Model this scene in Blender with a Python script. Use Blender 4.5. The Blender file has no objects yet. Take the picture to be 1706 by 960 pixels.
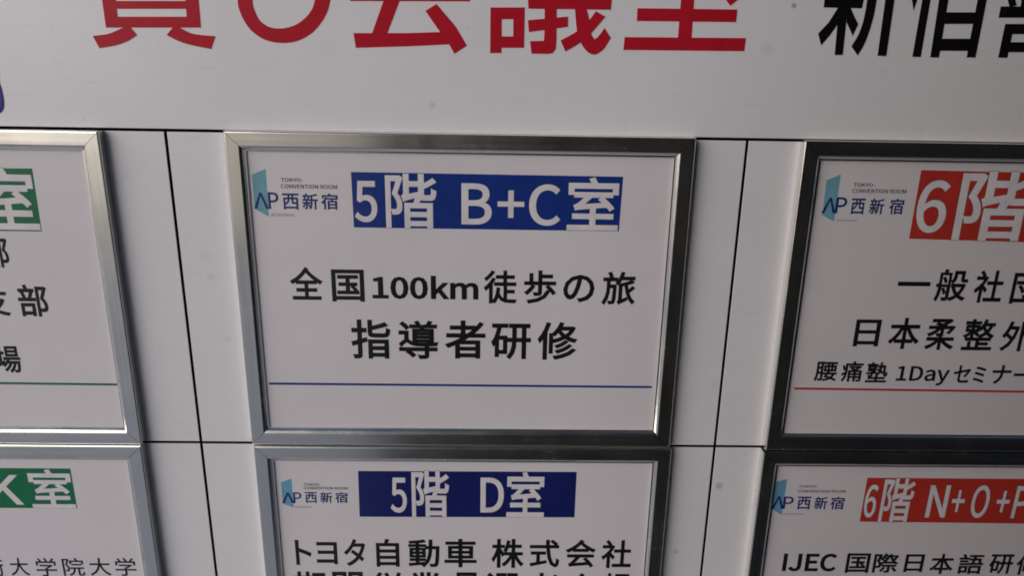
# Wall directory of framed room notices, photographed from close up.
import bpy, bmesh, math, random
from mathutils import Vector, Matrix
from mathutils.geometry import tessellate_polygon
random.seed(7)
sc = bpy.context.scene
COL = sc.collection
BASE_Z = 1.35          # height of the joint under the header panel above the pavement (m)
def W3(x, y, z=0.0, ox=0.0, oy=0.0):
    """board millimetres (x right, y up, z out of the board) -> metres (board faces -Y)"""
    return Vector(((x-ox)*.001, -z*.001, (y-oy)*.001))

# ------------------------------------------------------------------ camera
cam = bpy.data.cameras.new('camera'); co = bpy.data.objects.new('camera', cam); COL.objects.link(co)
pitch, yaw, roll = 0.29219, -0.02081, 0.01785
M = Matrix(((1,0,0),(0,0,-1),(0,1,0)))
R = M @ Matrix.Rotation(yaw,3,'Y') @ Matrix.Rotation(-pitch,3,'X') @ Matrix.Rotation(roll,3,'Z')
co.matrix_world = Matrix.Translation(W3(310.33, 63.57, 707.83)+Vector((0,0,BASE_Z))) @ R.to_4x4()
cam.sensor_width = 36; cam.lens = 1236.5/1706*36; cam.clip_start = .02; cam.clip_end = 500
sc.camera = co

# ------------------------------------------------------------------ sky, sun, exposure
SUN_DIR = Vector((-math.sin(math.radians(56))*math.cos(math.radians(18)), -math.cos(math.radians(56))*math.cos(math.radians(18)), math.sin(math.radians(18))))      # towards the sun
SUN_EL = math.asin(SUN_DIR.z); SUN_AZ = math.atan2(SUN_DIR.x, SUN_DIR.y)
wd = bpy.data.worlds.new('World'); sc.world = wd; wd.use_nodes = True
nt = wd.node_tree; bg = nt.nodes['Background']
sky = nt.nodes.new('ShaderNodeTexSky'); sky.sky_type = 'NISHITA'; sky.sun_disc = False
sky.sun_elevation = SUN_EL; sky.sun_rotation = SUN_AZ; sky.air_density = 1.2; sky.dust_density = 2.0; sky.ozone_density = 3.0
nt.links.new(sky.outputs[0], bg.inputs[0]); bg.inputs[1].default_value = .05
sun = bpy.data.lights.new('sun', 'SUN'); sun.energy = 2.5; sun.angle = math.radians(68); sun.color = (1, .965, .945)
so = bpy.data.objects.new('sun', sun); COL.objects.link(so)
so.rotation_euler = (-SUN_DIR).to_track_quat('-Z', 'Y').to_euler(); so.location = (-3, -3, 5)
vs = sc.view_settings; vs.view_transform = 'Standard'; vs.look = 'None'; vs.exposure = 0.08; vs.gamma = 1
vs.use_curve_mapping = False
sc.cycles.max_bounces = 8; sc.cycles.transparent_max_bounces = 8
sc.cycles.use_denoising = True; sc.cycles.filter_width = 1.8

DATA = {
'cam':{
  'cx':310.32899,
  'cy':63.57449,
  'cz':707.83485,
  'pitch':0.29219,
  'yaw':-0.02081,
  'roll':0.01785,
  'f':1236.50412,
},
'W':545.11,
'H':323.91,
'b':14.28,
'fr':{
  'C':[56.48,494.03,-320.66,1.4],
  'DC':[57.67,496.7,None,-322.69],
  'L':[None,-56.91,-321.89,-0.75],
  'DL':[None,-58.37,None,-323.13],
  'R':[595.94,None,-323.02000000000004,0.72],
  'DR':[594.5,None,None,-324.95],
},
'lines':{
  'C':{'white':[('5',[173.12,194.94,-83.62,-43.73]),('階',[202.93,251.59,-89.06,-36.38]),('B',[275.22,304.24,-84.42,-44.56]),('+',[309.79,335.28,-77.43,-50.76]),('C',[339.93,370.28,-84.72,-44.45]),('室',[376.67,426.22,-88.81,-37.05])],'black':[[('全',[106.33,138.81,-162.78,-128.92]),('国',[147.25,179.38,-164.12,-131.07]),('100km',[187.02,291.76,-160.93,-136.29]),('徒',[296.87,330.02,-164.7,-130.05]),('歩',[336.64,368.79,-164.24,-129.54]),('の',[375.71,406.81,-162.3,-133.53]),('旅',[414.16,447.83,-164.58,-129.81])],[('指',[163.75,203.68,-224.86,-182.77]),('導',[211.41,251.87,-224.73,-183.14]),('者',[257.89,299.09,-223.84,-182.6]),('研',[304.75,345.05,-224.31,-185.42]),('修',[351.57,392.42,-224.19,-183.01])]]},
  'DC':{'white':[('5',[197.81,215.53,-404.72,-361.49]),('階',[220.89,261.17,-410.12,-352.87]),('D',[294.97,320.19,-403.82,-360.74]),('室',[323.1,364.05,-409.24,-353.25])],'black':[[('ト',[91.11,109.07,-472.18,-439.87]),('ヨ',[114.32,137.36,-471.15,-442.18]),('タ',[144.31,168.52,-473.64,-438.12]),('自',[180.02,205.58,-474.18,-437.91]),('動',[215.53,249.98,-474.99,-438.41]),('車',[255.34,291.11,-474.48,-437.46]),('株',[307.36,343.5,-474.96,-437.15]),('式',[349.72,383.06,-474.01,-437.91]),('会',[389.4,423.53,-474.1,-437.67]),('社',[429.56,463.11,-474.65,-437.87])],[('期',[87.53,122.27,-526.32,-480.82]),('間',[130.07,164.21,-526.43,-480.88]),('従',[173.36,209.62,-526.54,-480.94]),('業',[214.74,253.09,-526.65,-481.01]),('員',[262.91,296.42,-526.77,-481.05]),('選',[302.11,339.39,-526.89,-481.13]),('考',[346.46,383.81,-527.0,-481.19]),('会',[390.92,426.29,-527.12,-481.25]),('場',[434.09,464.81,-527.26,-481.31])]]},
  'L':{'white':[('室',[-180.37,-126.8,-95.69,-36.15])],'black':[[('部',[-184.99,-161.45,-133.33,-102.36])],[('支',[-200.27,-169.6,-183.3,-153.28]),('部',[-160.63,-131.82,-183.49,-150.16])],[('場',[-194.04,-169.16,-244.37,-214.52])]]},
  'DL':{'white':[('K',[-226.83,-193.55,-397.43,-361.42]),('室',[-185.17,-139.35,-401.66,-354.12])],'black':[[('術',[-251.39,-230.16,-488.68,-465.4]),('大',[-222.95,-202.5,-487.81,-464.68]),('学',[-194.72,-172.04,-488.72,-464.53]),('院',[-165.56,-141.97,-487.94,-464.37]),('大',[-136.37,-113.34,-487.37,-464.22]),('学',[-108.03,-85.33,-487.66,-464.06])]]},
  'R':{'white':[('6',[716.08,743.64,-86.75,-35.05]),('階',[756.57,823.89,-93.96,-25.72])],'black':[[('一',[710.5,741.09,-141.12,-136.56]),('般',[748.92,778.89,-157.08,-123.0]),('社',[787.9,815.33,-157.76,-123.77]),('団',[826.08,852.54,-158.43,-126.0])],[('日',[674.6,698.92,-206.03,-176.82]),('本',[710.05,740.24,-208.46,-174.53]),('柔',[748.39,776.89,-209.03,-175.02]),('整',[786.17,816.94,-208.98,-174.96]),('外',[826.56,855.91,-209.72,-176.94])],[('腰',[639.47,661.66,-245.06,-223.11]),('痛',[667.13,688.0,-245.58,-222.24]),('塾',[693.15,714.07,-245.91,-222.93]),('1Day',[726.26,778.08,-248.65,-227.07]),('セ',[784.52,801.02,-245.43,-225.87]),('ミ',[805.27,817.05,-245.47,-226.83]),('ナ',[824.94,843.58,-246.4,-225.06]),('ー',[848.08,869.57,-237.39,-234.06])]]},
  'DR':{'white':[('6',[715.02,727.34,-407.48,-366.11]),('階',[733.99,766.41,-413.01,-357.98]),('N',[785.0,805.79,-406.97,-366.4]),('+',[811.37,824.48,-399.63,-372.23]),('O',[833.53,851.58,-407.29,-366.03]),('+',[861.29,874.58,-399.91,-372.88]),('P',[880.51,896.12,-407.41,-366.89])],'black':[[('IJEC',[636.24,693.21,-478.03,-454.09]),('国',[706.7,731.72,-479.57,-453.7]),('際',[737.59,764.25,-479.19,-453.53]),('日',[773.06,793.18,-478.18,-454.61]),('本',[802.31,827.54,-480.62,-453.81]),('語',[834.5,861.14,-480.45,-453.64]),('研',[869.91,895.11,-480.29,-454.08]),('修',[900.94,927.52,-481.22,-453.91])]]},
},
'logo':{
  'C':{'door':[(78.36,-39.17),(91.66,-33.95),(91.17,-79.72),(78.29,-72.0)],'lam':[(84.61,-56.38),(78.72,-71.72),(91.11,-71.81)],'P':[91.68,101.38,-71.94,-55.88],'kan':[('西',[105.14,120.72,-72.35,-56.76]),('新',[123.74,138.79,-72.09,-56.49]),('宿',[141.7,157.68,-71.83,-56.23])],'t1':[105.0,125.75,-45.76,-42.08],'t2':[104.57,157.61,-51.97,-48.07],'ap':[93.12,115.13,-79.93,-75.19]},
  'DC':{'door':[(81.88,-368.27),(93.26,-363.66),(93.29,-399.07),(81.76,-394.12)],'lam':[(87.93,-380.69),(82.16,-393.52),(93.67,-393.44)],'P':[93.69,102.38,-393.58,-380.26],'kan':[('西',[106.21,118.99,-393.26,-379.97]),('新',[122.38,135.59,-393.15,-379.85]),('宿',[138.38,152.03,-393.03,-379.73])],'t1':[105.69,124.18,-372.5,-369.08],'t2':[105.41,152.44,-376.65,-373.43],'ap':[94.33,112.46,-400.15,-396.65]},
  'R':{'door':[(623.28,-36.75),(636.32,-30.86),(636.12,-76.71),(624.06,-70.47)],'lam':[(629.69,-53.24),(623.31,-68.75),(635.47,-68.58)],'P':[635.48,646.35,-68.6,-52.81],'kan':[('西',[650.54,664.1,-69.39,-53.79]),('新',[668.55,682.87,-69.13,-53.53]),('宿',[687.79,701.99,-68.86,-53.26])],'t1':[650.08,670.61,-42.46,-38.88],'t2':[649.62,701.85,-48.45,-44.46],'ap':[637.88,658.62,-76.92,-73.91]},
  'DR':{'door':[(613.18,-364.28),(626.09,-359.8),(625.4,-404.65),(614.54,-397.97)],'lam':[(619.86,-381.28),(613.52,-396.95),(625.36,-397.08)],'P':[625.18,636.31,-397.0,-381.65],'kan':[('西',[640.69,655.42,-397.69,-381.74]),('新',[659.35,673.81,-397.57,-381.61]),('宿',[676.94,692.57,-397.44,-381.48])],'t1':[639.69,660.26,-370.53,-367.48],'t2':[639.24,691.71,-376.73,-373.29],'ap':[626.71,649.12,-405.11,-401.77]},
},
'banner':{
  'C':[(171.26,-35.54),(171.78,-88.89),(427.58,-89.29),(428.7,-36.29)],
  'DC':[(164.37,-353.9),(163.74,-410.15),(397.77,-409.43),(397.88,-353.26)],
  'L':[(-221.41,-37.33),(-222.49,-97.29),(-126.25,-96.86),(-125.41,-36.78)],
  'DL':[(-296.23,-353.25),(-299.55,-401.75),(-138.49,-401.66),(-138.38,-353.36)],
  'R':[(712.86,-25.7),(712.61,-92.81),(877.71,-95.51),(880.03,-27.07)],
  'DR':[(713.05,-357.95),(712.93,-412.74),(1001.47,-414.84),(1006.9,-358.14)],
},
'rule':{
  'C':[(77.67,-253.32),(471.48,-253.33)],
  'L':[(-374.07,-255.04),(-75.07,-255.99)],
  'R':[(619.81,-253.41),(862.38,-255.43)],
},
'header':[
  ('red',[[(-42.43,138.19),(-30.37,138.41),(-29.91,112.51),(-30.2,98.88),(-31.44,89.69),(-41.89,89.5),(-42.11,112.29)],[(43.67,139.81),(42.81,113.84),(42.48,91.01),(29.64,90.78),(30.64,99.98),(31.35,113.63),(31.72,139.59)],[(-32.07,98.85),(31.73,100.0),(30.74,90.8),(-33.31,89.66)],[(-31.05,112.05),(32.38,113.21),(31.67,106.62),(-31.17,105.48)],[(-30.81,125.09),(33.03,126.28),(32.32,119.76),(-31.7,118.58)],[(-31.29,138.4),(33.71,139.62),(32.96,132.75),(-32.23,131.53)],[(-54.59,82.28),(-40.27,84.32),(-25.8,89.94),(-20.03,90.04),(-15.09,83.57),(-25.52,77.85),(-36.97,74.19),(-50.14,71.86)],[(17.46,90.71),(22.94,90.81),(34.88,85.65),(54.44,83.9),(49.59,72.84),(30.75,76.28),(20.13,79.7),(11.25,84.19)],[(-38.78,155.62),(-19.12,178.2),(-25.9,182.73),(-45.58,160.24)],[(-33.81,169.23),(-24.77,169.4),(-28.32,143.42),(-37.46,143.25)],[(-20.47,160.11),(55.81,166.47),(56.0,174.09),(-20.02,167.75)],[(1.82,180.7),(8.47,161.45),(17.22,164.92),(10.49,184.11)],[(7.67,162.62),(29.19,145.46),(35.66,152.18),(14.15,169.24)],[(28.19,145.27),(49.21,142.12),(51.68,150.54),(30.72,153.66)],[(39.74,177.75),(48.2,172.39),(52.51,177.65),(44.05,182.98)]]),
  ('red',[[(81.05,181.15),(78.58,143.32),(77.09,114.47),(78.18,105.7),(82.02,96.17),(88.39,88.09),(98.86,81.54),(112.86,79.07),(127.18,80.98),(140.2,87.52),(150.2,97.39),(156.22,107.11),(159.03,115.97),(163.75,132.03),(151.54,134.68),(145.33,115.72),(141.37,106.84),(133.04,98.57),(123.3,93.49),(112.18,91.5),(102.88,92.83),(95.45,97.89),(91.74,105.95),(90.28,114.71),(91.76,143.57),(94.17,181.41)]]),
  ('red',[[(178.22,88.79),(225.93,89.63),(257.58,91.09),(265.74,80.69),(225.65,78.17),(179.88,76.16)],[(206.28,116.84),(220.65,117.1),(208.52,88.72),(194.78,88.48)],[(253.12,114.76),(270.27,95.81),(280.22,79.73),(268.88,72.54),(263.84,81.26),(256.31,90.77),(243.16,108.69)],[(175.56,126.76),(284.45,128.78),(282.9,117.51),(176.62,115.85)],[(201.06,145.64),(259.69,146.75),(259.61,138.15),(200.75,137.04)],[(210.52,127.84),(224.51,128.1),(220.64,116.81),(206.27,116.54)],[(225.9,184.01),(238.79,184.27),(232.51,174.44),(204.38,152.82),(174.67,140.86),(169.0,150.72),(201.76,165.46)],[(225.9,184.01),(238.79,184.27),(259.88,166.58),(292.13,153.07),(285.98,142.96),(258.22,153.85),(232.51,174.44)]]),
  ('red',[[(301.29,112.69),(311.51,112.88),(311.7,73.89),(301.31,73.71)],[(321.73,113.07),(331.96,113.25),(332.08,78.82),(322.17,78.64)],[(311.19,112.87),(322.04,113.07),(322.22,103.15),(311.32,102.95)],[(311.35,88.29),(322.48,88.48),(322.65,78.65),(311.48,78.46)],[(334.6,121.39),(409.57,122.32),(409.0,112.73),(335.29,112.28)],[(349.77,112.84),(360.49,113.03),(361.06,82.36),(359.64,77.01),(355.73,74.2),(338.91,73.91),(337.37,84.67),(348.2,85.16),(350.05,87.46)],[(335.04,102.49),(370.85,106.26),(371.18,97.61),(336.07,92.48)],[(376.88,113.33),(387.14,113.52),(390.51,102.44),(392.6,91.98),(395.7,87.21),(399.08,89.83),(404.29,97.0),(410.32,88.82),(405.19,80.09),(399.82,75.42),(395.06,74.12),(389.31,76.77),(383.37,84.26),(379.41,94.76)],[(395.63,111.16),(404.56,106.86),(391.04,91.2),(381.8,83.48),(369.6,76.42),(364.94,85.76),(379.76,94.01),(390.44,103.93)],[(302.41,127.36),(330.54,127.89),(330.68,121.31),(302.47,120.8)],[(302.29,140.39),(330.26,140.91),(330.4,134.42),(302.35,133.9)],[(298.3,154.61),(333.04,155.28),(333.2,148.15),(298.35,147.49)],[(308.94,167.54),(321.23,167.77),(321.35,160.73),(309.03,160.49)],[(340.29,143.98),(402.52,145.15),(402.86,138.67),(340.46,137.5)],[(339.96,156.83),(401.83,158.02),(402.17,151.6),(340.12,150.42)],[(335.02,169.45),(405.77,170.82),(406.12,164.48),(335.17,163.11)],[(364.45,163.68),(375.25,163.89),(377.02,121.43),(366.02,121.23)],[(343.58,177.28),(351.56,166.92),(358.46,171.34),(350.45,181.66)],[(389.35,182.43),(382.17,171.8),(389.41,167.65),(396.58,178.32)]]),
  ('red',[[(422.99,89.69),(533.52,90.76),(533.25,79.36),(422.52,78.53)],[(432.99,114.4),(523.1,114.97),(523.08,104.24),(433.13,103.6)],[(471.58,133.3),(483.24,133.51),(483.88,89.78),(471.51,89.89)],[(493.25,144.15),(500.64,149.48),(524.69,124.79),(516.26,118.05)],[(431.22,161.53),(519.48,163.22),(520.46,153.99),(431.84,152.3)],[(465.16,159.37),(446.62,137.28),(455.7,130.63),(474.22,152.85)],[(439.13,131.12),(516.94,135.72),(515.53,145.08),(438.04,140.51)],[(418.52,186.54),(525.67,188.66),(526.71,179.13),(419.11,177.02)],[(418.52,186.54),(429.54,186.76),(430.95,165.6),(419.82,165.39)],[(514.6,188.44),(525.67,188.66),(527.99,167.48),(516.82,167.26)],[(465.52,199.41),(477.6,199.65),(478.66,187.73),(466.51,187.49)]]),
  ('black',[[(600.71,126.44),(636.39,127.09),(635.82,117.98),(600.94,118.11)],[(614.0,118.34),(622.75,118.5),(616.75,105.83),(610.11,94.68),(603.09,85.65),(598.97,95.81),(607.37,105.66)],[(610.73,148.84),(619.13,149.0),(622.75,118.5),(624.19,77.61),(616.71,77.48),(614.7,118.36)],[(622.51,118.5),(625.2,118.55),(629.42,111.54),(634.37,104.5),(630.81,94.49),(623.55,105.95)],[(636.49,152.49),(645.12,152.66),(647.61,133.54),(647.82,124.92),(647.39,112.96),(645.78,100.84),(642.55,87.46),(637.9,77.51),(631.02,85.25),(635.95,95.69),(638.7,108.42),(639.32,124.77),(638.91,133.38)],[(655.75,125.07),(654.33,142.22),(663.01,142.39),(663.91,125.22),(664.38,77.41),(656.36,77.61)],[(644.23,147.35),(671.93,147.87),(673.21,140.44),(645.42,139.92)],[(597.14,145.4),(635.17,146.12),(636.08,140.28),(597.95,139.57)],[(601.35,158.73),(605.52,145.63),(611.64,146.67),(607.44,159.76)],[(620.7,160.23),(619.23,147.03),(625.59,145.79),(627.04,159.01)],[(597.64,166.43),(630.76,167.07),(631.65,161.34),(598.45,160.7)],[(634.25,156.74),(669.76,164.76),(667.24,170.82),(631.83,162.84)]]),
  ('black',[[(676.27,136.22),(680.2,146.96),(689.85,151.39),(682.91,116.87)],[(689.22,125.68),(688.28,140.72),(696.4,140.87),(696.69,125.82),(696.55,77.17),(688.69,77.04)],[(704.39,125.96),(704.15,136.73),(712.52,136.89),(712.92,126.12),(713.47,76.9),(705.43,76.99)],[(739.46,126.6),(739.05,137.38),(747.2,137.53),(747.65,126.75),(747.26,77.48),(739.09,77.57)],[(712.71,115.99),(741.48,116.51),(741.09,106.63),(712.2,106.11)],[(713.15,93.38),(739.71,93.85),(740.11,83.33),(712.96,82.86)],[(704.15,136.73),(747.2,137.53),(748.74,130.02),(705.55,129.23)],[(694.66,150.42),(751.32,151.49),(752.64,145.13),(695.82,144.07)],[(720.85,147.29),(720.58,136.6),(727.68,135.46),(727.91,146.17)],[(680.32,165.93),(749.2,167.26),(750.72,159.94),(681.61,158.62)],[(680.32,165.93),(688.34,166.09),(690.81,152.47),(682.73,152.31)],[(741.15,167.1),(749.2,167.26),(752.03,153.62),(743.94,153.47)],[(709.9,173.8),(719.05,173.98),(720.67,165.66),(711.49,165.49)]]),
  ('black',[[(761.59,121.9),(805.63,122.7),(806.64,113.09),(761.59,112.28)],[(778.9,131.66),(787.68,131.82),(787.49,122.04),(779.85,121.9)],[(768.83,107.12),(777.34,107.27),(776.84,77.76),(768.42,77.85)],[(803.11,107.73),(811.16,107.88),(811.56,78.36),(803.37,78.45)],[(768.83,107.12),(810.21,107.86),(810.43,99.11),(775.42,98.49)],[(775.13,91.46),(810.25,92.07),(811.01,83.44),(775.17,82.82)],[(759.79,138.84),(804.09,139.66),(805.57,133.23),(761.14,132.41)],[(775.41,147.69),(784.7,147.86),(786.83,138.27),(777.5,138.1)],[(765.4,130.73),(769.69,121.58),(775.68,123.06),(771.36,132.2)],[(807.94,148.3),(816.09,148.45),(832.55,78.72),(824.15,78.58)],[(807.94,148.3),(830.05,148.71),(831.86,141.25),(809.68,140.84)],[(826.87,143.31),(824.21,124.89),(831.38,122.84),(833.99,141.3)],[(824.76,122.66),(836.03,105.28),(842.13,107.72),(830.83,125.07)],[(836.22,109.01),(825.53,98.84),(831.27,93.76),(841.96,103.98)]]),
],
'blob':[
  (-144.16,40.45),
  (-143.31,34.66),
  (-143.09,28.29),
  (-143.28,22.96),
  (-144.26,18.66),
  (-145.92,15.41),
  (-148.5,13.22),
  (-152.61,11.53),
  (-157.98,11.99),
  (-162.85,15.14),
  (-164.92,21.54),
  (-162.44,29.04),
  (-156.92,35.49),
  (-150.36,41.92),
  (-145.6,50.38),
  (-143.1,49.38),
],
}

# ------------------------------------------------------------------ materials
def mat(name, base=(.5,.5,.5), rough=.5, metal=0., spec=.5):
    m = bpy.data.materials.new(name); m.use_nodes = True
    b = m.node_tree.nodes['Principled BSDF']
    b.inputs['Base Color'].default_value = (*base, 1); b.inputs['Roughness'].default_value = rough
    b.inputs['Metallic'].default_value = metal; b.inputs['Specular IOR Level'].default_value = spec
    return m
def N(m, t, **k):
    n = m.node_tree.nodes.new(t)
    for a, v in k.items(): setattr(n, a, v)
    return n
def coords(m, scale=(1,1,1)):
    t = N(m, 'ShaderNodeTexCoord'); g = N(m, 'ShaderNodeNewGeometry'); mp = N(m, 'ShaderNodeMapping')
    mp.inputs['Scale'].default_value = scale; m.node_tree.links.new(g.outputs['Position'], mp.inputs[0]); return mp.outputs[0]
def noise(m, vec, scale, detail=3, rough=.5):
    n = N(m, 'ShaderNodeTexNoise'); n.inputs['Scale'].default_value = scale; n.inputs['Detail'].default_value = detail
    n.inputs['Roughness'].default_value = rough; m.node_tree.links.new(vec, n.inputs['Vector']); return n.outputs['Fac']
def ramp(m, fac, stops):
    r = N(m, 'ShaderNodeValToRGB'); e = r.color_ramp.elements
    e[0].position, e[0].color = stops[0][0], (*stops[0][1], 1); e[1].position, e[1].color = stops[-1][0], (*stops[-1][1], 1)
    for p_, c_ in stops[1:-1]:
        x = e.new(p_); x.color = (*c_, 1)
    m.node_tree.links.new(fac, r.inputs[0]); return r.outputs[0]
def mult(m, a, b):
    x = N(m, 'ShaderNodeMix', data_type='RGBA', blend_type='MULTIPLY'); x.inputs[0].default_value = 1
    m.node_tree.links.new(a, x.inputs[6]); m.node_tree.links.new(b, x.inputs[7]); return x.outputs[2]
def bump(m, h, strength, dist, prev=None):
    b = N(m, 'ShaderNodeBump'); b.inputs['Strength'].default_value = strength; b.inputs['Distance'].default_value = dist
    m.node_tree.links.new(h, b.inputs['Height'])
    if prev: m.node_tree.links.new(prev, b.inputs['Normal'])
    return b.outputs[0]
def setin(m, name, out): m.node_tree.links.new(out, m.node_tree.nodes['Principled BSDF'].inputs[name])

def board_mat():
    m = mat('white_coated_panel', (.74,.735,.73), .32, 0, .5)
    v = coords(m)
    c1 = ramp(m, noise(m, v, 5, 4, .6), [(.1, (.665,.652,.69)), (.9, (.74,.722,.765))])        # cloudy wear
    c2 = ramp(m, noise(m, v, 160, 2), [(.17, (.55,.54,.53)), (.22, (1,1,1))])                     # small specks
    c3 = ramp(m, noise(m, coords(m, (1,1,6)), 26, 5, .7), [(.22, (.86,.86,.86)), (.42, (1,1,1))])  # scuffs
    # individual smudges (position in board mm, radius, darkness)
    col = mult(m, mult(m, c1, c2), c3)
    for sx, sy, r, d in SMUDGES:
        p = W3(sx, sy) + Vector((0,0,BASE_Z))
        vm = N(m, 'ShaderNodeVectorMath', operation='DISTANCE'); vm.inputs[1].default_value = p
        nz = N(m, 'ShaderNodeTexNoise'); nz.inputs['Scale'].default_value = 120; m.node_tree.links.new(v, nz.inputs['Vector'])
        ad = N(m, 'ShaderNodeVectorMath', operation='MULTIPLY_ADD'); m.node_tree.links.new(nz.outputs['Color'], ad.inputs[0])
        ad.inputs[1].default_value = (r*.0016,)*3; m.node_tree.links.new(v, ad.inputs[2])
        m.node_tree.links.new(ad.outputs[0], vm.inputs[0])
        s = ramp(m, scale1(m, vm.outputs['Value'], 1/(r*.003)), [(.25, (d,d,d)), (.9, (1,1,1))])
        col = mult(m, col, s)
    setin(m, 'Base Color', col)
    rg = ramp(m, noise(m, v, 9, 4), [(.1, (.20,)*3), (.9, (.38,)*3)]); setin(m, 'Roughness', rg)
    setin(m, 'Normal', bump(m, noise(m, v, 350, 2), .06, .0003, bump(m, noise(m, v, 3.2, 2), .12, .003)))
    return m
def scale1(m, o, k):
    x = N(m, 'ShaderNodeMath', operation='MULTIPLY'); x.inputs[1].default_value = k; m.node_tree.links.new(o, x.inputs[0]); return x.outputs[0]
SMUDGES = [(556,-370,2.2,.6),(575,120,1.2,.4),(556,84,3,.9),(515,-455,1.6,.75),(30,-140,2.2,.9),(28,-118,3,.93),
           (250,28,1.5,.8),(540,-250,3,.93),(40,-205,2,.9),(160,80,6,.96)]

def metal_mat(name, axis):
    m = mat(name, (.75,.745,.73), .22, 1.0)
    s = (4,500,500) if axis == 'x' else (500,500,4)
    v = coords(m, s)
    g = noise(m, v, 1, 3, .6)
    setin(m, 'Base Color', ramp(m, g, [(.25, (.80,.775,.735)), (.75, (.90,.875,.83))]))
    setin(m, 'Roughness', mult(m, ramp(m, noise(m, coords(m), 22, 5, .65), [(.2, (.17,)*3), (.8, (.30,)*3)]), ramp(m, g, [(.2, (.8,)*3), (.8, (1.15,)*3)])))
    setin(m, 'Normal', bump(m, g, .09, .0001))
    return m
def paper_mat(name, tint):
    m = mat(name, tint, .65, 0, .3)
    v = coords(m)
    a = ramp(m, noise(m, v, 7, 3), [(.15, tuple(t*.93 for t in tint)), (.85, tint)])
    f = ramp(m, noise(m, v, 900, 2), [(.3, (.965,)*3), (.7, (1,)*3)])
    setin(m, 'Base Color', mult(m, a, f))
    setin(m, 'Normal', bump(m, noise(m, coords(m, (1,1,3)), 9, 2), .3, .002))
    return m
def ink(name, c, rough=.45):
    m = mat(name, c, rough, 0, .15); v = coords(m)
    setin(m, 'Base Color', ramp(m, noise(m, v, 60, 3), [(.3, tuple(x*.92 for x in c)), (.7, tuple(min(1, x*1.06) for x in c))]))
    return m
def cover_mat():
    m = bpy.data.materials.new('clear_cover_sheet'); m.use_nodes = True; t = m.node_tree; t.nodes.clear()
    o = t.nodes.new('ShaderNodeOutputMaterial'); tr = t.nodes.new('ShaderNodeBsdfTransparent'); gl = t.nodes.new('ShaderNodeBsdfGlossy')
    tr.inputs[0].default_value = (.98,.975,.985,1); gl.inputs['Roughness'].default_value = .16
    lw = t.nodes.new('ShaderNodeLayerWeight'); lw.inputs['Blend'].default_value = .5
    pw = N(m, 'ShaderNodeMath', operation='POWER'); pw.inputs[1].default_value = 5; t.links.new(lw.outputs['Facing'], pw.inputs[0])
    fr = N(m, 'ShaderNodeMath', operation='MULTIPLY_ADD'); fr.inputs[1].default_value = .92; fr.inputs[2].default_value = .036; t.links.new(pw.outputs[0], fr.inputs[0]); mx = t.nodes.new('ShaderNodeMixShader')
    b = bump(m, noise(m, coords(m, (.6,1,5)), 4, 2), .5, .004)
    t.links.new(b, gl.inputs['Normal']); t.links.new(fr.outputs[0], mx.inputs[0])
    t.links.new(tr.outputs[0], mx.inputs[1]); t.links.new(gl.outputs[0], mx.inputs[2]); t.links.new(mx.outputs[0], o.inputs[0])
    return m
MT = dict(
    board=board_mat(), joint=mat('black_joint', (.006,.006,.007), .9, 0, .1), mh=metal_mat('satin_aluminium_long', 'x'), mv=metal_mat('satin_aluminium_upright', 'z'),
    paper=paper_mat('white_paper', (.745,.71,.745)), cover=cover_mat(),
    white=ink('white_print', (.74,.71,.74)), black=ink('black_print', (.010,.011,.013)), outline=ink('dark_outline_print', (.02,.025,.05)),
    deep=ink('deep_blue_print', (.009,.016,.125)), blue=ink('blue_print', (.010,.036,.23)), green=ink('green_print', (.006,.16,.068)), red=ink('orange_red_print', (.50,.040,.028)),
    teal=ink('teal_print', (.17,.39,.47)), sky=ink('light_blue_print', (.16,.37,.56)), navy=ink('navy_print', (.012,.032,.16)), pale=ink('pale_grey_print', (.30,.34,.40)),
    crimson=ink('crimson_vinyl', (.42,.011,.026), .3), jet=ink('black_vinyl', (.006,.006,.007), .3), purple=ink('violet_vinyl', (.05,.02,.14), .3),
    royal=ink('royal_blue_vinyl', (.02,.06,.30), .3),
    pave=mat('pavement', (.37,.41,.48), .8), dark=mat('dark_light_blocker', (.03,.029,.024), .55), cream=mat('cream_reflector', (.84,.74,.60), .8))  # surfaces of the unseen stand-ins: ground, light blocker, warm reflector
def tex_big(m, c, s):
    v = coords(m); setin(m, 'Base Color', ramp(m, noise(m, v, s, 4), [(.3, tuple(x*.85 for x in c)), (.7, tuple(x*1.1 for x in c))]))
tex_big(MT['pave'], (.37,.41,.48), 2.5); tex_big(MT['dark'], (.03,.029,.024), 1.5); tex_big(MT['cream'], (.84,.74,.60), 1)

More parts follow.
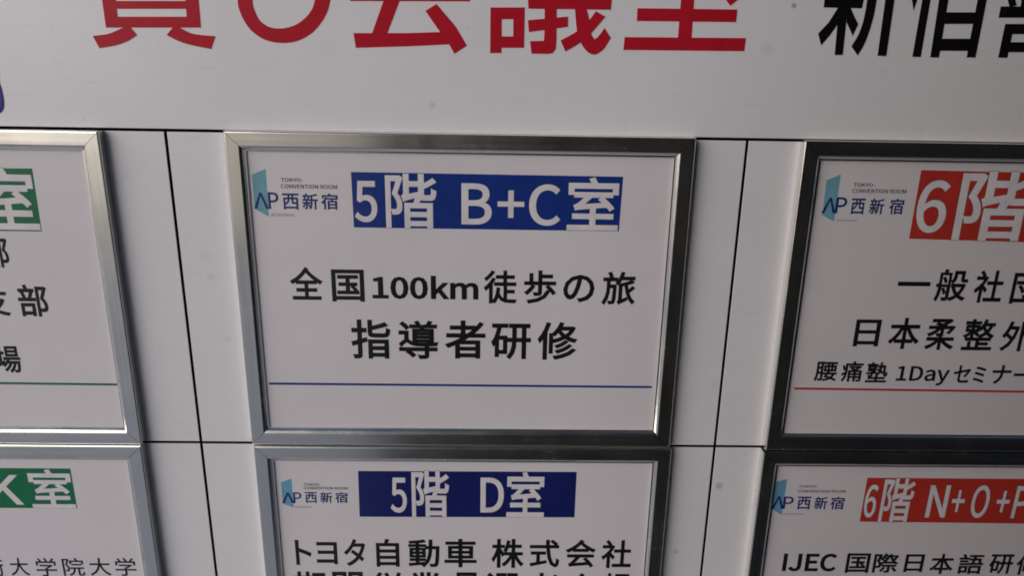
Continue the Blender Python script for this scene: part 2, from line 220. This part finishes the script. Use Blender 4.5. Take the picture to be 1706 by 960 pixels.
# ------------------------------------------------------------------ object helpers
def link(name, me, parent=None):
    o = bpy.data.objects.new(name, me); COL.objects.link(o)
    if parent: o.parent = parent
    return o
def mesh(name, verts, faces, m, parent=None, smooth=False):
    me = bpy.data.meshes.new(name); me.from_pydata([tuple(v) for v in verts], [], faces)
    me.materials.append(m); me.validate(); me.update()
    return link(name, me, parent)
def empty(name, loc, label, cat, group=None):
    o = link(name, None); o.location = loc; o.empty_display_size = .05
    o['label'] = label; o['category'] = cat
    if group: o['group'] = group
    return o
def slab(name, x0, x1, y0, y1, z0, z1, m, parent, ox=0, oy=0, bev=0., side=None):
    """box on the board, optional bevel of its front edges (mm)"""
    bm = bmesh.new(); v = []
    for z, i in ((z0, 0), (z1-bev, 0), (z1, bev)):
        v.append([bm.verts.new(W3(x, y, z, ox, oy)) for x, y in ((x0+i,y0+i),(x1-i,y0+i),(x1-i,y1-i),(x0+i,y1-i))])
    for a, b in ((v[0],v[1]),(v[1],v[2])):
        for k in range(4):
            if bev == 0 and a is v[1]: continue
            bm.faces.new((a[k], a[(k+1)%4], b[(k+1)%4], b[k]))
    bm.faces.new(v[2] if bev else v[1]); bm.faces.new(list(reversed(v[0])))
    if bev == 0:
        for x in v[2]: bm.verts.remove(x)
    bmesh.ops.recalc_face_normals(bm, faces=bm.faces); bm.normal_update()
    if side:
        for f in bm.faces:
            if abs(f.normal.y) < .5: f.material_index = 1
    me = bpy.data.meshes.new(name); bm.to_mesh(me); bm.free(); me.materials.append(m)
    if side: me.materials.append(side)
    return link(name, me, parent)
def polys(name, plist, z0, th, m, parent, ox=0, oy=0, dz=.03):
    """flat cut shapes with a real thickness; each polygon sits a hair above the last so none are coplanar"""
    bm = bmesh.new()
    for k, pts in enumerate(plist):
        zt = z0 + th + dz*k
        a = [bm.verts.new(W3(x, y, zt, ox, oy)) for x, y in pts]; b = [bm.verts.new(W3(x, y, z0-.02-.001*k, ox, oy)) for x, y in pts]
        for tr in tessellate_polygon([[v_.co for v_ in a]]): bm.faces.new([a[q] for q in tr])
        for i in range(len(a)): bm.faces.new((a[i], a[(i+1)%len(a)], b[(i+1)%len(a)], b[i]))
    bm.normal_update()
    for q in bm.faces:
        if abs(q.normal.y) > .9 and q.normal.y > 0: q.normal_flip()
    me = bpy.data.meshes.new(name); bm.to_mesh(me); bm.free(); me.materials.append(m)
    return link(name, me, parent)

# ------------------------------------------------------------------ lettering
FONTS = {}
EM = {}
def font(kind):
    if kind not in FONTS:
        f = None
        try: f = bpy.data.fonts.load(bpy.utils.system_resource('DATAFILES', path='fonts') + '/' + {'cjk': 'Noto Sans CJK Regular.woff2', 'inter': 'Inter.woff2'}[kind])
        except Exception: f = None
        FONTS[kind] = f
    return FONTS[kind]
def glyph(text, kind, bold, box, z, ox, oy, verts, faces, th=.05, grow=0., res=3):
    """outline of the text fitted into box (x0, x1, y0, y1 in board mm), appended to verts/faces"""
    cu = bpy.data.curves.new('glyph', 'FONT'); cu.body = text; cu.size = 1; cu.resolution_u = res
    f = font(kind)
    if f: cu.font = f
    cu.fill_mode = 'FRONT'
    def get(b):
        cu.bevel_depth = b; cu.bevel_resolution = 0
        o = bpy.data.objects.new('glyph', cu); COL.objects.link(o)
        dg = bpy.context.evaluated_depsgraph_get(); me = o.evaluated_get(dg).to_mesh()
        vs_ = [v.co.copy() for v in me.vertices]; fs = [tuple(p.vertices) for p in me.polygons]
        bpy.data.objects.remove(o); return vs_, fs
    if kind not in EM:
        cu.body = 'H'; h_, _ = get(0); EM[kind] = (max(v.y for v in h_)-min(v.y for v in h_))/.73; cu.body = text
    bold = bold*EM[kind]
    ref, _ = get(bold)
    a0, a1 = min(v.x for v in ref), max(v.x for v in ref); b0, b1 = min(v.y for v in ref), max(v.y for v in ref)
    x0, x1, y0, y1 = box; sx = (x1-x0)/(a1-a0); sy = (y1-y0)/(b1-b0)
    vs_, fs = (ref, _) if not grow else get(bold + grow/((sx+sy)/2))
    zm = max(abs(v.z) for v in vs_) or 1
    n = len(verts)
    for v in vs_: verts.append(W3(x0+(v.x-a0)*sx, y0+(v.y-b0)*sy, z + th*(v.z/zm if zm > 1e-6 else 1), ox, oy))
    faces += [tuple(i+n for i in q) for q in fs]
    bpy.data.curves.remove(cu)
LATIN = set('0123456789ABCDEFGHIJKLMNOPQRSTUVWXYZ+')
def lettering(name, items, m, z, parent, ox, oy, bold=.012, kind=None, grow=0., res=3):
    v, f = [], []
    for i, (c, b) in enumerate(items):
        k = 'cjk'
        glyph(c, k, bold + (.009 if c in ('100km', 'IJEC') else 0), b, z + .004*i, ox, oy, v, f, grow=grow, res=res)
    return mesh(name, v, f, m, parent)

# ------------------------------------------------------------------ the wall of panels
PH = DATA['H']; PW = DATA['W']; B = DATA['b']; J = 1.35      # J = half joint
wall = link('directory_wall', None); wall.location = (0, 0, 0)
wall['label'] = 'white panelled directory wall with dark joints, red and black characters across its header'; wall['category'] = 'wall'
WO = (0, -BASE_Z*1000)
slab('backing', -1100, 1650, -1350, 460, -40, -12, MT['joint'], wall, *WO)
hd = slab('header_panel', -1090+J, 1635, 0+J, 450, -12, 0, MT['board'], wall, *WO, bev=.3, side=MT['joint'])
rows = [(0, -PH), (-PH, -2*PH), (-2*PH, -3*PH)]
cols = [(-PW*2, -PW), (-PW, 0), (0, PW), (PW, 2*PW), (2*PW, 3*PW)]
for (yt, yb) in rows:
    for (xa, xb) in cols:
        slab('panel', xa+J, xb-J, yb+J, yt-J, -12, random.uniform(-.05, .05), MT['board'], wall, *WO, bev=.3, side=MT['joint'])
def smooth(pts, n=5):
    """Catmull-Rom rounding that keeps sharp corners"""
    out = []; L_ = len(pts); P_ = [Vector(p) for p in pts]
    for i in range(L_):
        a, b_, c_, d = P_[i-1], P_[i], P_[(i+1) % L_], P_[(i+2) % L_]
        s1 = (b_-a).angle(c_-b_) > .75; s2 = (c_-b_).angle(d-c_) > .75
        a_ = b_-(c_-b_) if s1 else a; d_ = c_+(c_-b_) if s2 else d
        out.append(tuple(b_))
        if s1 and s2: continue
        for k in range(1, n):
            t = k/n; out.append(tuple(.5*((2*b_)+(c_-a_)*t+(2*a_-5*b_+4*c_-d_)*t*t+(3*b_-a_-3*c_+d_)*t**3)))
    return out
for i, (c, pl) in enumerate(DATA['header']):
    pl = [smooth(q) if len(q) > 7 else q for q in pl]
    polys('letter', pl, 0, .18, MT['crimson'] if c == 'red' else MT['jet'], hd, *WO)
bl = DATA['blob']; cx = sum(p[0] for p in bl)/len(bl); cy = sum(p[1] for p in bl)/len(bl)
bl = smooth(bl)
polys('logo_edge', [bl], 0, .15, MT['purple'], hd, *WO)
polys('logo_mark', [[(cx+(x-cx)*.72, cy+(y-cy)*.78) for x, y in bl]], .15, .08, MT['royal'], hd, *WO)

# ------------------------------------------------------------------ framed notices
T = 10.0; PZ = 4.6
# (inset from the outer edge, height) across one frame bar, from the wall side round to the inner lip
PROFILE = [(0,.2),(0,8.6),(.45,9.35),(1.1,9.85),(1.8,10.0),(B-1.1,10.0),(B-.3,9.82),(B+1.5,8.4),(B+2.5,7.0),(B+2.9,6.45),(B+4.1,6.35),(B+4.3,5.1)]
def bars(x0, x1, y0, y1, parent, ox, oy):
    cor = [(x0,y0,1,1),(x1,y0,-1,1),(x1,y1,-1,-1),(x0,y1,1,-1)]
    for k in range(4):
        A_, B_ = cor[k], cor[(k+1)%4]
        g = .26                                                        # open mitre
        d = Vector((B_[0]-A_[0], B_[1]-A_[1])).normalized()*g
        va = [W3(A_[0]+A_[2]*i+d.x, A_[1]+A_[3]*i+d.y, h, ox, oy) for i, h in PROFILE]
        vb = [W3(B_[0]+B_[2]*i-d.x, B_[1]+B_[3]*i-d.y, h, ox, oy) for i, h in PROFILE]
        n = len(va); fs = [(i, i+1, n+i+1, n+i) for i in range(n-1)] + [(n-1, 0, n, 2*n-1), tuple(range(n)), tuple(range(2*n-1, n-1, -1))]
        o = mesh('frame_bar', va+vb, fs, MT['mh'] if k % 2 == 0 else MT['mv'], parent)
        bm = bmesh.new(); bm.from_mesh(o.data); bmesh.ops.recalc_face_normals(bm, faces=bm.faces); bm.to_mesh(o.data); bm.free()
def sheet(name, x0, x1, y0, y1, z, th, m, parent, ox, oy):
    nx, ny = 24, 18; v = []; f = []
    for j in range(ny+1):
        for i in range(nx+1): v.append(W3(x0+(x1-x0)*i/nx, y0+(y1-y0)*j/ny, z, ox, oy))
    for j in range(ny):
        for i in range(nx): a = j*(nx+1)+i; f.append((a, a+1, a+nx+2, a+nx+1))
    return mesh(name, v, f, m, parent)
FW, FH = 437.6, 322.2
def notice(key, label, ban, bcol, rulecol, logo=True, doorcol='teal'):
    x0, x1, y0, y1 = DATA['fr'][key]
    if x0 is None: x0 = x1-FW
    if x1 is None: x1 = x0+FW
    if y0 is None: y0 = y1-FH
    ox, oy = (x0+x1)/2, y0
    t = empty('poster_frame', Vector((ox*.001, 0, oy*.001+BASE_Z)), label, 'notice frame', 'framed notices')
    bars(x0, x1, y0, y1, t, ox, oy)
    slab('backing_board', x0+2, x1-2, y0+2, y1-2, .4, 3.6, MT['joint'], t, ox, oy)
    i = B+3.2
    pa = slab('paper', x0+i, x1-i, y0+i, y1-i, PZ-.5, PZ, MT['paper'], t, ox, oy)
    sheet('cover_sheet', x0+i+.2, x1-i-.2, y0+i+.2, y1-i-.2, 5.3, 0, MT['cover'], t, ox, oy)
    # print
    X0, X1, Y0, Y1 = x0+B+5, x1-B-5, y0+B+5, y1-B-5
    clip = lambda p: (min(max(p[0], X0), X1), p[1])
    bp = DATA['banner'][key]
    bx0, bx1 = min(p[0] for p in bp), max(p[0] for p in bp)
    if ban == 'L': bx0 = max(X0+8, bx0)
    polys('banner', [[(max(p[0], X0+60), p[1]) if p[0] < X1 else (X1-1, p[1]) for p in bp]], PZ, .05, MT[bcol], pa, ox, oy)
    L = DATA['lines'][key]
    if ban == 'R':                                                      # these sheets are printed in slightly wider characters
        wide = lambda q: (q[0], [q[1][0]-(q[1][1]-q[1][0])*.035, q[1][1]+(q[1][1]-q[1][0])*.035, q[1][2], q[1][3]])
        L = {'white': [wide(q) for q in L['white']], 'black': [[wide(q) for q in ln] for ln in L['black']]}
    for it in L['white']:
        lettering('character_outline', [it], MT['outline'], PZ+.10, pa, ox, oy, bold=.016, grow=.38 if bcol == 'red' else .26, res=8)
        lettering('banner_character', [it], MT['white'], PZ+.22, pa, ox, oy, bold=.016, res=8)
    for ln in L['black']: lettering('lettering', ln, MT['black'], PZ+.10, pa, ox, oy, bold=.021 if key != 'DL' else .008, kind='cjk')
    if key in DATA['rule']:
        (ax, ay), (bx, by) = DATA['rule'][key]
        ax = max(ax, X0); bx = min(bx, X1) if key != 'R' else X1-15
        polys('rule_line', [[(ax, ay-1.3), (bx, by-1.3), (bx, by+1.1), (ax, ay+1.1)]], PZ, .05, MT[rulecol], pa, ox, oy)
    if logo:
        g = DATA['logo'][key]
        lg = polys('logo_door', [g['door']], PZ, .05, MT[doorcol], pa, ox, oy)
        (ax, ay), (lx, ly), (rx, ry) = g['lam']; w = 2.1
        polys('logo_letter', [[(ax-w*.35, ay), (ax+w*.5, ay), (lx+w, ly), (lx-w*.4, ly)], [(ax-w*.4, ay), (ax+w*.5, ay), (rx+w*.4, ry), (rx-w*.9, ry)]], PZ+.1, .05, MT['navy'], pa, ox, oy)
        lettering('logo_letter', [('P', g['P'])], MT['navy'], PZ+.2, pa, ox, oy, bold=.01, kind='inter')
        lettering('logo_lettering', g['kan'], MT['navy'], PZ+.10, pa, ox, oy, bold=.018, kind='cjk')
        lettering('logo_caption', [('TOKYO-', g['t1']), ('CONVENTION ROOM', g['t2'])], MT['black'], PZ+.1, pa, ox, oy, bold=.012, kind='inter')
        lettering('logo_caption', [('all purpose', g['ap'])], MT['pale'], PZ+.1, pa, ox, oy, bold=.01, kind='inter')
    return t
notice('C', 'silver framed notice with wide blue banner 5階 B+C室 and the line 全国100km徒歩の旅', 'C', 'blue', 'blue')
notice('DC', 'silver framed notice with narrow blue banner 5階 D室, hung below the B+C one', 'C', 'deep', 'blue', doorcol='sky')
notice('L', 'silver framed notice with green banner end 室 and green rule, upper left above the K室 one', 'L', 'green', 'green', logo=False)
notice('DL', 'silver framed notice with green banner K室 and the words 大学院大学, lower left', 'L', 'green', 'green', logo=False)
notice('R', 'dark looking framed notice with red banner 6階 and 腰痛塾 1Dayセミナー above a red rule', 'R', 'red', 'red')
notice('DR', 'dark looking framed notice with red banner 6階 N+O+P and the words IJEC 国際日本語研修', 'R', 'red', 'red', doorcol='sky')

# ------------------------------------------------------------------ unseen stand-ins, added only to shape the light and be reflected
def wbox(name, x0, x1, y0, y1, z0, z1, m):
    v = [(x, y, z) for x in (x0, x1) for y in (y0, y1) for z in (z0, z1)]
    o = mesh(name, v, [(0,1,3,2),(4,6,7,5),(0,4,5,1),(2,3,7,6),(0,2,6,4),(1,5,7,3)], m); o['kind'] = 'structure'
    return o
wbox('pavement', -40, 40, -40, 2, -.2, 0, MT['pave'])  # unseen ground stand-in, bluish so the lower frame bars reflect cool
wbox('warm_reflector_slab', -40, -.9, -39, -5.0, .004, .12, MT['cream'])  # added out of view so the upper left bars reflect cream
wbox('light_blocker_wall', .03, 9, -1.2, -.92, .0, 6.0, MT['dark'])  # added behind the camera to dim the right side and darken its metal
